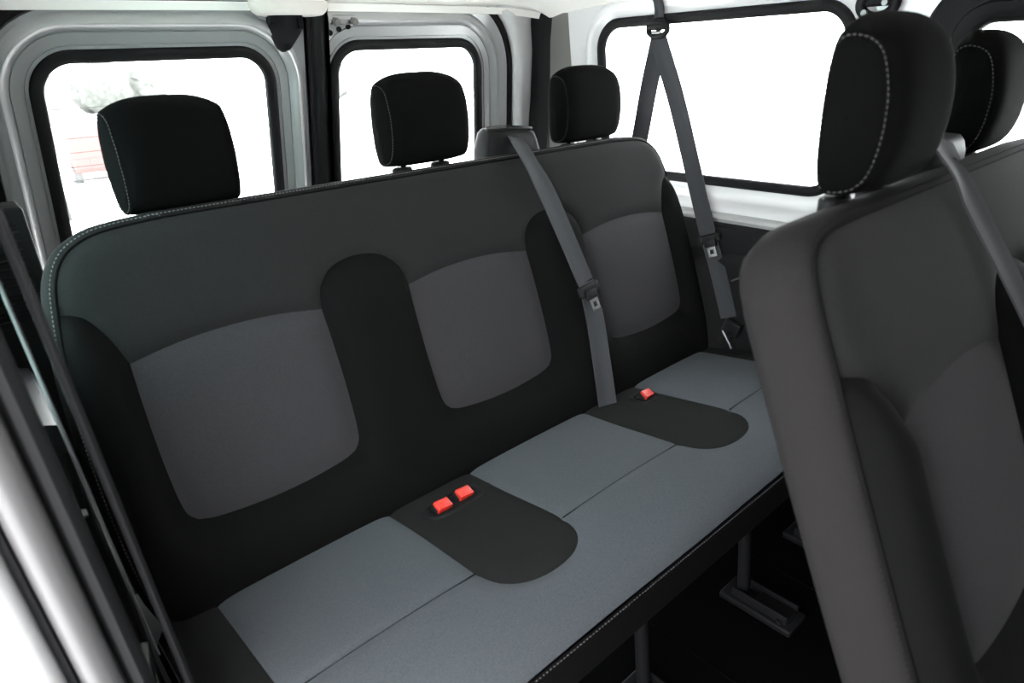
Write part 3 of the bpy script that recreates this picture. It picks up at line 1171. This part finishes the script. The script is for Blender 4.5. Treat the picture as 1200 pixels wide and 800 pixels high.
# ------------------------------------------------------------------ outside
mb = MB()
mb.add([(-60, -60, -.55), (60, -60, -.55), (60, 90, -.55), (-60, 90, -.55)], [(0, 1, 2, 3)])
M['ground'] = mat('pale gravel', (.80,.80,.79), 0.95, noise=(2, .25))
mb.build('ground', 'ground', None, kind='structure')
M['leaf'] = mat('grey green foliage', (.065,.068,.062), 0.9, noise=(6, .3))
M['bark'] = mat('bark', (.12, .10, .08), .9)
M['red_paint'] = mat('haze-toned red paint', (.085,.035,.032), 0.5)  # red greyed to carry the outdoor haze in its colour
M['white_paint'] = mat('white paint', (.065,.065,.065), 0.5)
M['fence'] = mat('grey fence wire', (.015,.015,.015), 0.6)
M['tyre'] = mat('tyre', (.06, .06, .06), .8)


def blob_tree(x, y, h, w, label, rnd):
    t = thing('tree', label, 'tree', (x, y, -.55), 'pale trees beyond the back doors')
    MB().tube([(x, y, -.6), (x + .1, y, -.55 + h * .4)], [.16, .10], 8).build('trunk', 'bark', t)
    bm = bmesh.new()
    for k in range(9):
        c = Vector((x + rnd.uniform(-.5, .5) * w, y + rnd.uniform(-.4, .4) * w, -.55 + h * rnd.uniform(.35, .85)))
        bmesh.ops.create_icosphere(bm, subdivisions=3, radius=w * rnd.uniform(.25, .42), matrix=Matrix.Translation(c))
    for v in bm.verts:
        v.co += Vector((math.sin(v.co.z * 9 + v.co.x * 7), math.sin(v.co.x * 8 + 1), math.sin(v.co.y * 9 + v.co.z * 5))) * .12
    bm.verts.ensure_lookup_table()
    obj('crown', [v.co for v in bm.verts], [[v.index for v in f.verts] for f in bm.faces], 'leaf', t)
    bm.free()


rn = random.Random(3)
for x, y, h, w_, L in ((1.5, 34, 1.5, 2.6, 'broad pale tree above the red cart, beyond the wire fence'), (7.5, 37, 1.6, 2.8, 'pale tree seen between the first two headrests'),
                       (-2.5, 38, 1.5, 2.5, 'pale tree behind the white van'), (17.0, 36, 1.6, 2.8, 'pale tree in the narrower back door window')):
    blob_tree(x, y, h, w_, L, rn)

# small red cart and white van far behind, wire fence
ct = thing('cart', 'red box cart with haze put into its colour, on the pale ground behind the van', 'cart', (1.75, 13.2, -.55))
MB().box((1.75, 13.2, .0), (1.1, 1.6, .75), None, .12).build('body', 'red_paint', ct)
for dx in (-.5, .5):
    mb = MB()
    mb.loft([[Vector((1.75 + dx + o_, 12.7 + .22 * math.cos(a), -.33 + .22 * math.sin(a))) for a in np.linspace(0, 2 * PI, 20, endpoint=False)] for o_ in (-.07, .07)])
    mb.build('wheel', 'tyre', ct, smooth=30)
vn = thing('van', 'small white van parked far beyond the wire fence', 'van', (.2, 21, -.55))
mb = MB()
prof = [(-2.2, -.35), (-2.2, .5), (-1.9, .75), (-1.3, 1.35), (2.0, 1.4), (2.2, 1.2), (2.2, -.35)]
mb.loft([[Vector((.2 + a, 20 + yy, z)) for a, z in prof] for yy in (0, 1.7)])
mb.build('body', 'white_paint', vn, smooth=25)
for dx in (-1.4, 1.4):
    mb = MB()
    mb.loft([[Vector((.2 + dx + .32 * math.cos(a), 19.98 + o_, -.24 + .32 * math.sin(a))) for a in np.linspace(0, 2 * PI, 20, endpoint=False)] for o_ in (0, .2)])
    mb.build('wheel', 'tyre', vn, smooth=30)
MB().box((-1.35, 19.98, .85), (.7, .03, .4), Matrix.Rotation(0, 3, 'X'), .1).build('side_glass', 'tyre', vn)
fc = thing('fence', 'thin grey wire fence standing behind the back doors', 'fence', (1.0, 9, -.55))
for i, x in enumerate(np.arange(-2.5, 3.6, 1.0)):
    MB().tube([(x, 9, -.6), (x, 9, .25)], .022, 8).build('post', 'fence', fc)
mb = MB()
for z in np.arange(-.45, .25, .13):
    mb.tube([(-2.5, 9, z), (3.5, 9, z)], .006, 4)
for x in np.arange(-2.5, 3.5, .2):
    mb.tube([(x, 9, -.5), (x, 9, .22)], .004, 4)
mb.build('wire_mesh', 'fence', fc)

# ------------------------------------------------------------------ light: bright overcast sky
W = bpy.data.worlds.new('World')
S.world = W
W.use_nodes = True
nt = W.node_tree
bg = nt.nodes['Background']
bg.inputs[0].default_value = (0.97, 0.985, 1.0, 1)
bg.inputs[1].default_value = 18.0

# ------------------------------------------------------------------ camera
cam = bpy.data.cameras.new('camera')
cam.sensor_width = 36
cam.lens = 36 * F / 1200
cam.clip_start = .02
cam.clip_end = 300
cam.dof.use_dof = True
cam.dof.focus_distance = 1.42
cam.dof.aperture_fstop = 4.5
co = bpy.data.objects.new('camera', cam)
COL.objects.link(co)
m3 = Matrix(((R[0][0], -R[0][1], -R[0][2]), (R[1][0], -R[1][1], -R[1][2]), (R[2][0], -R[2][1], -R[2][2])))
co.matrix_world = Matrix.Translation(Vector(CAM)) @ m3.to_4x4()
S.camera = co
S.view_settings.view_transform = 'Standard'
S.view_settings.look = 'None'
S.view_settings.exposure = 0.0
S.view_settings.gamma = 1.0
S.view_settings.use_curve_mapping = False
try:
    S.cycles.use_denoising = True
    S.cycles.max_bounces = 8
    S.cycles.transparent_max_bounces = 16
except Exception:
    pass
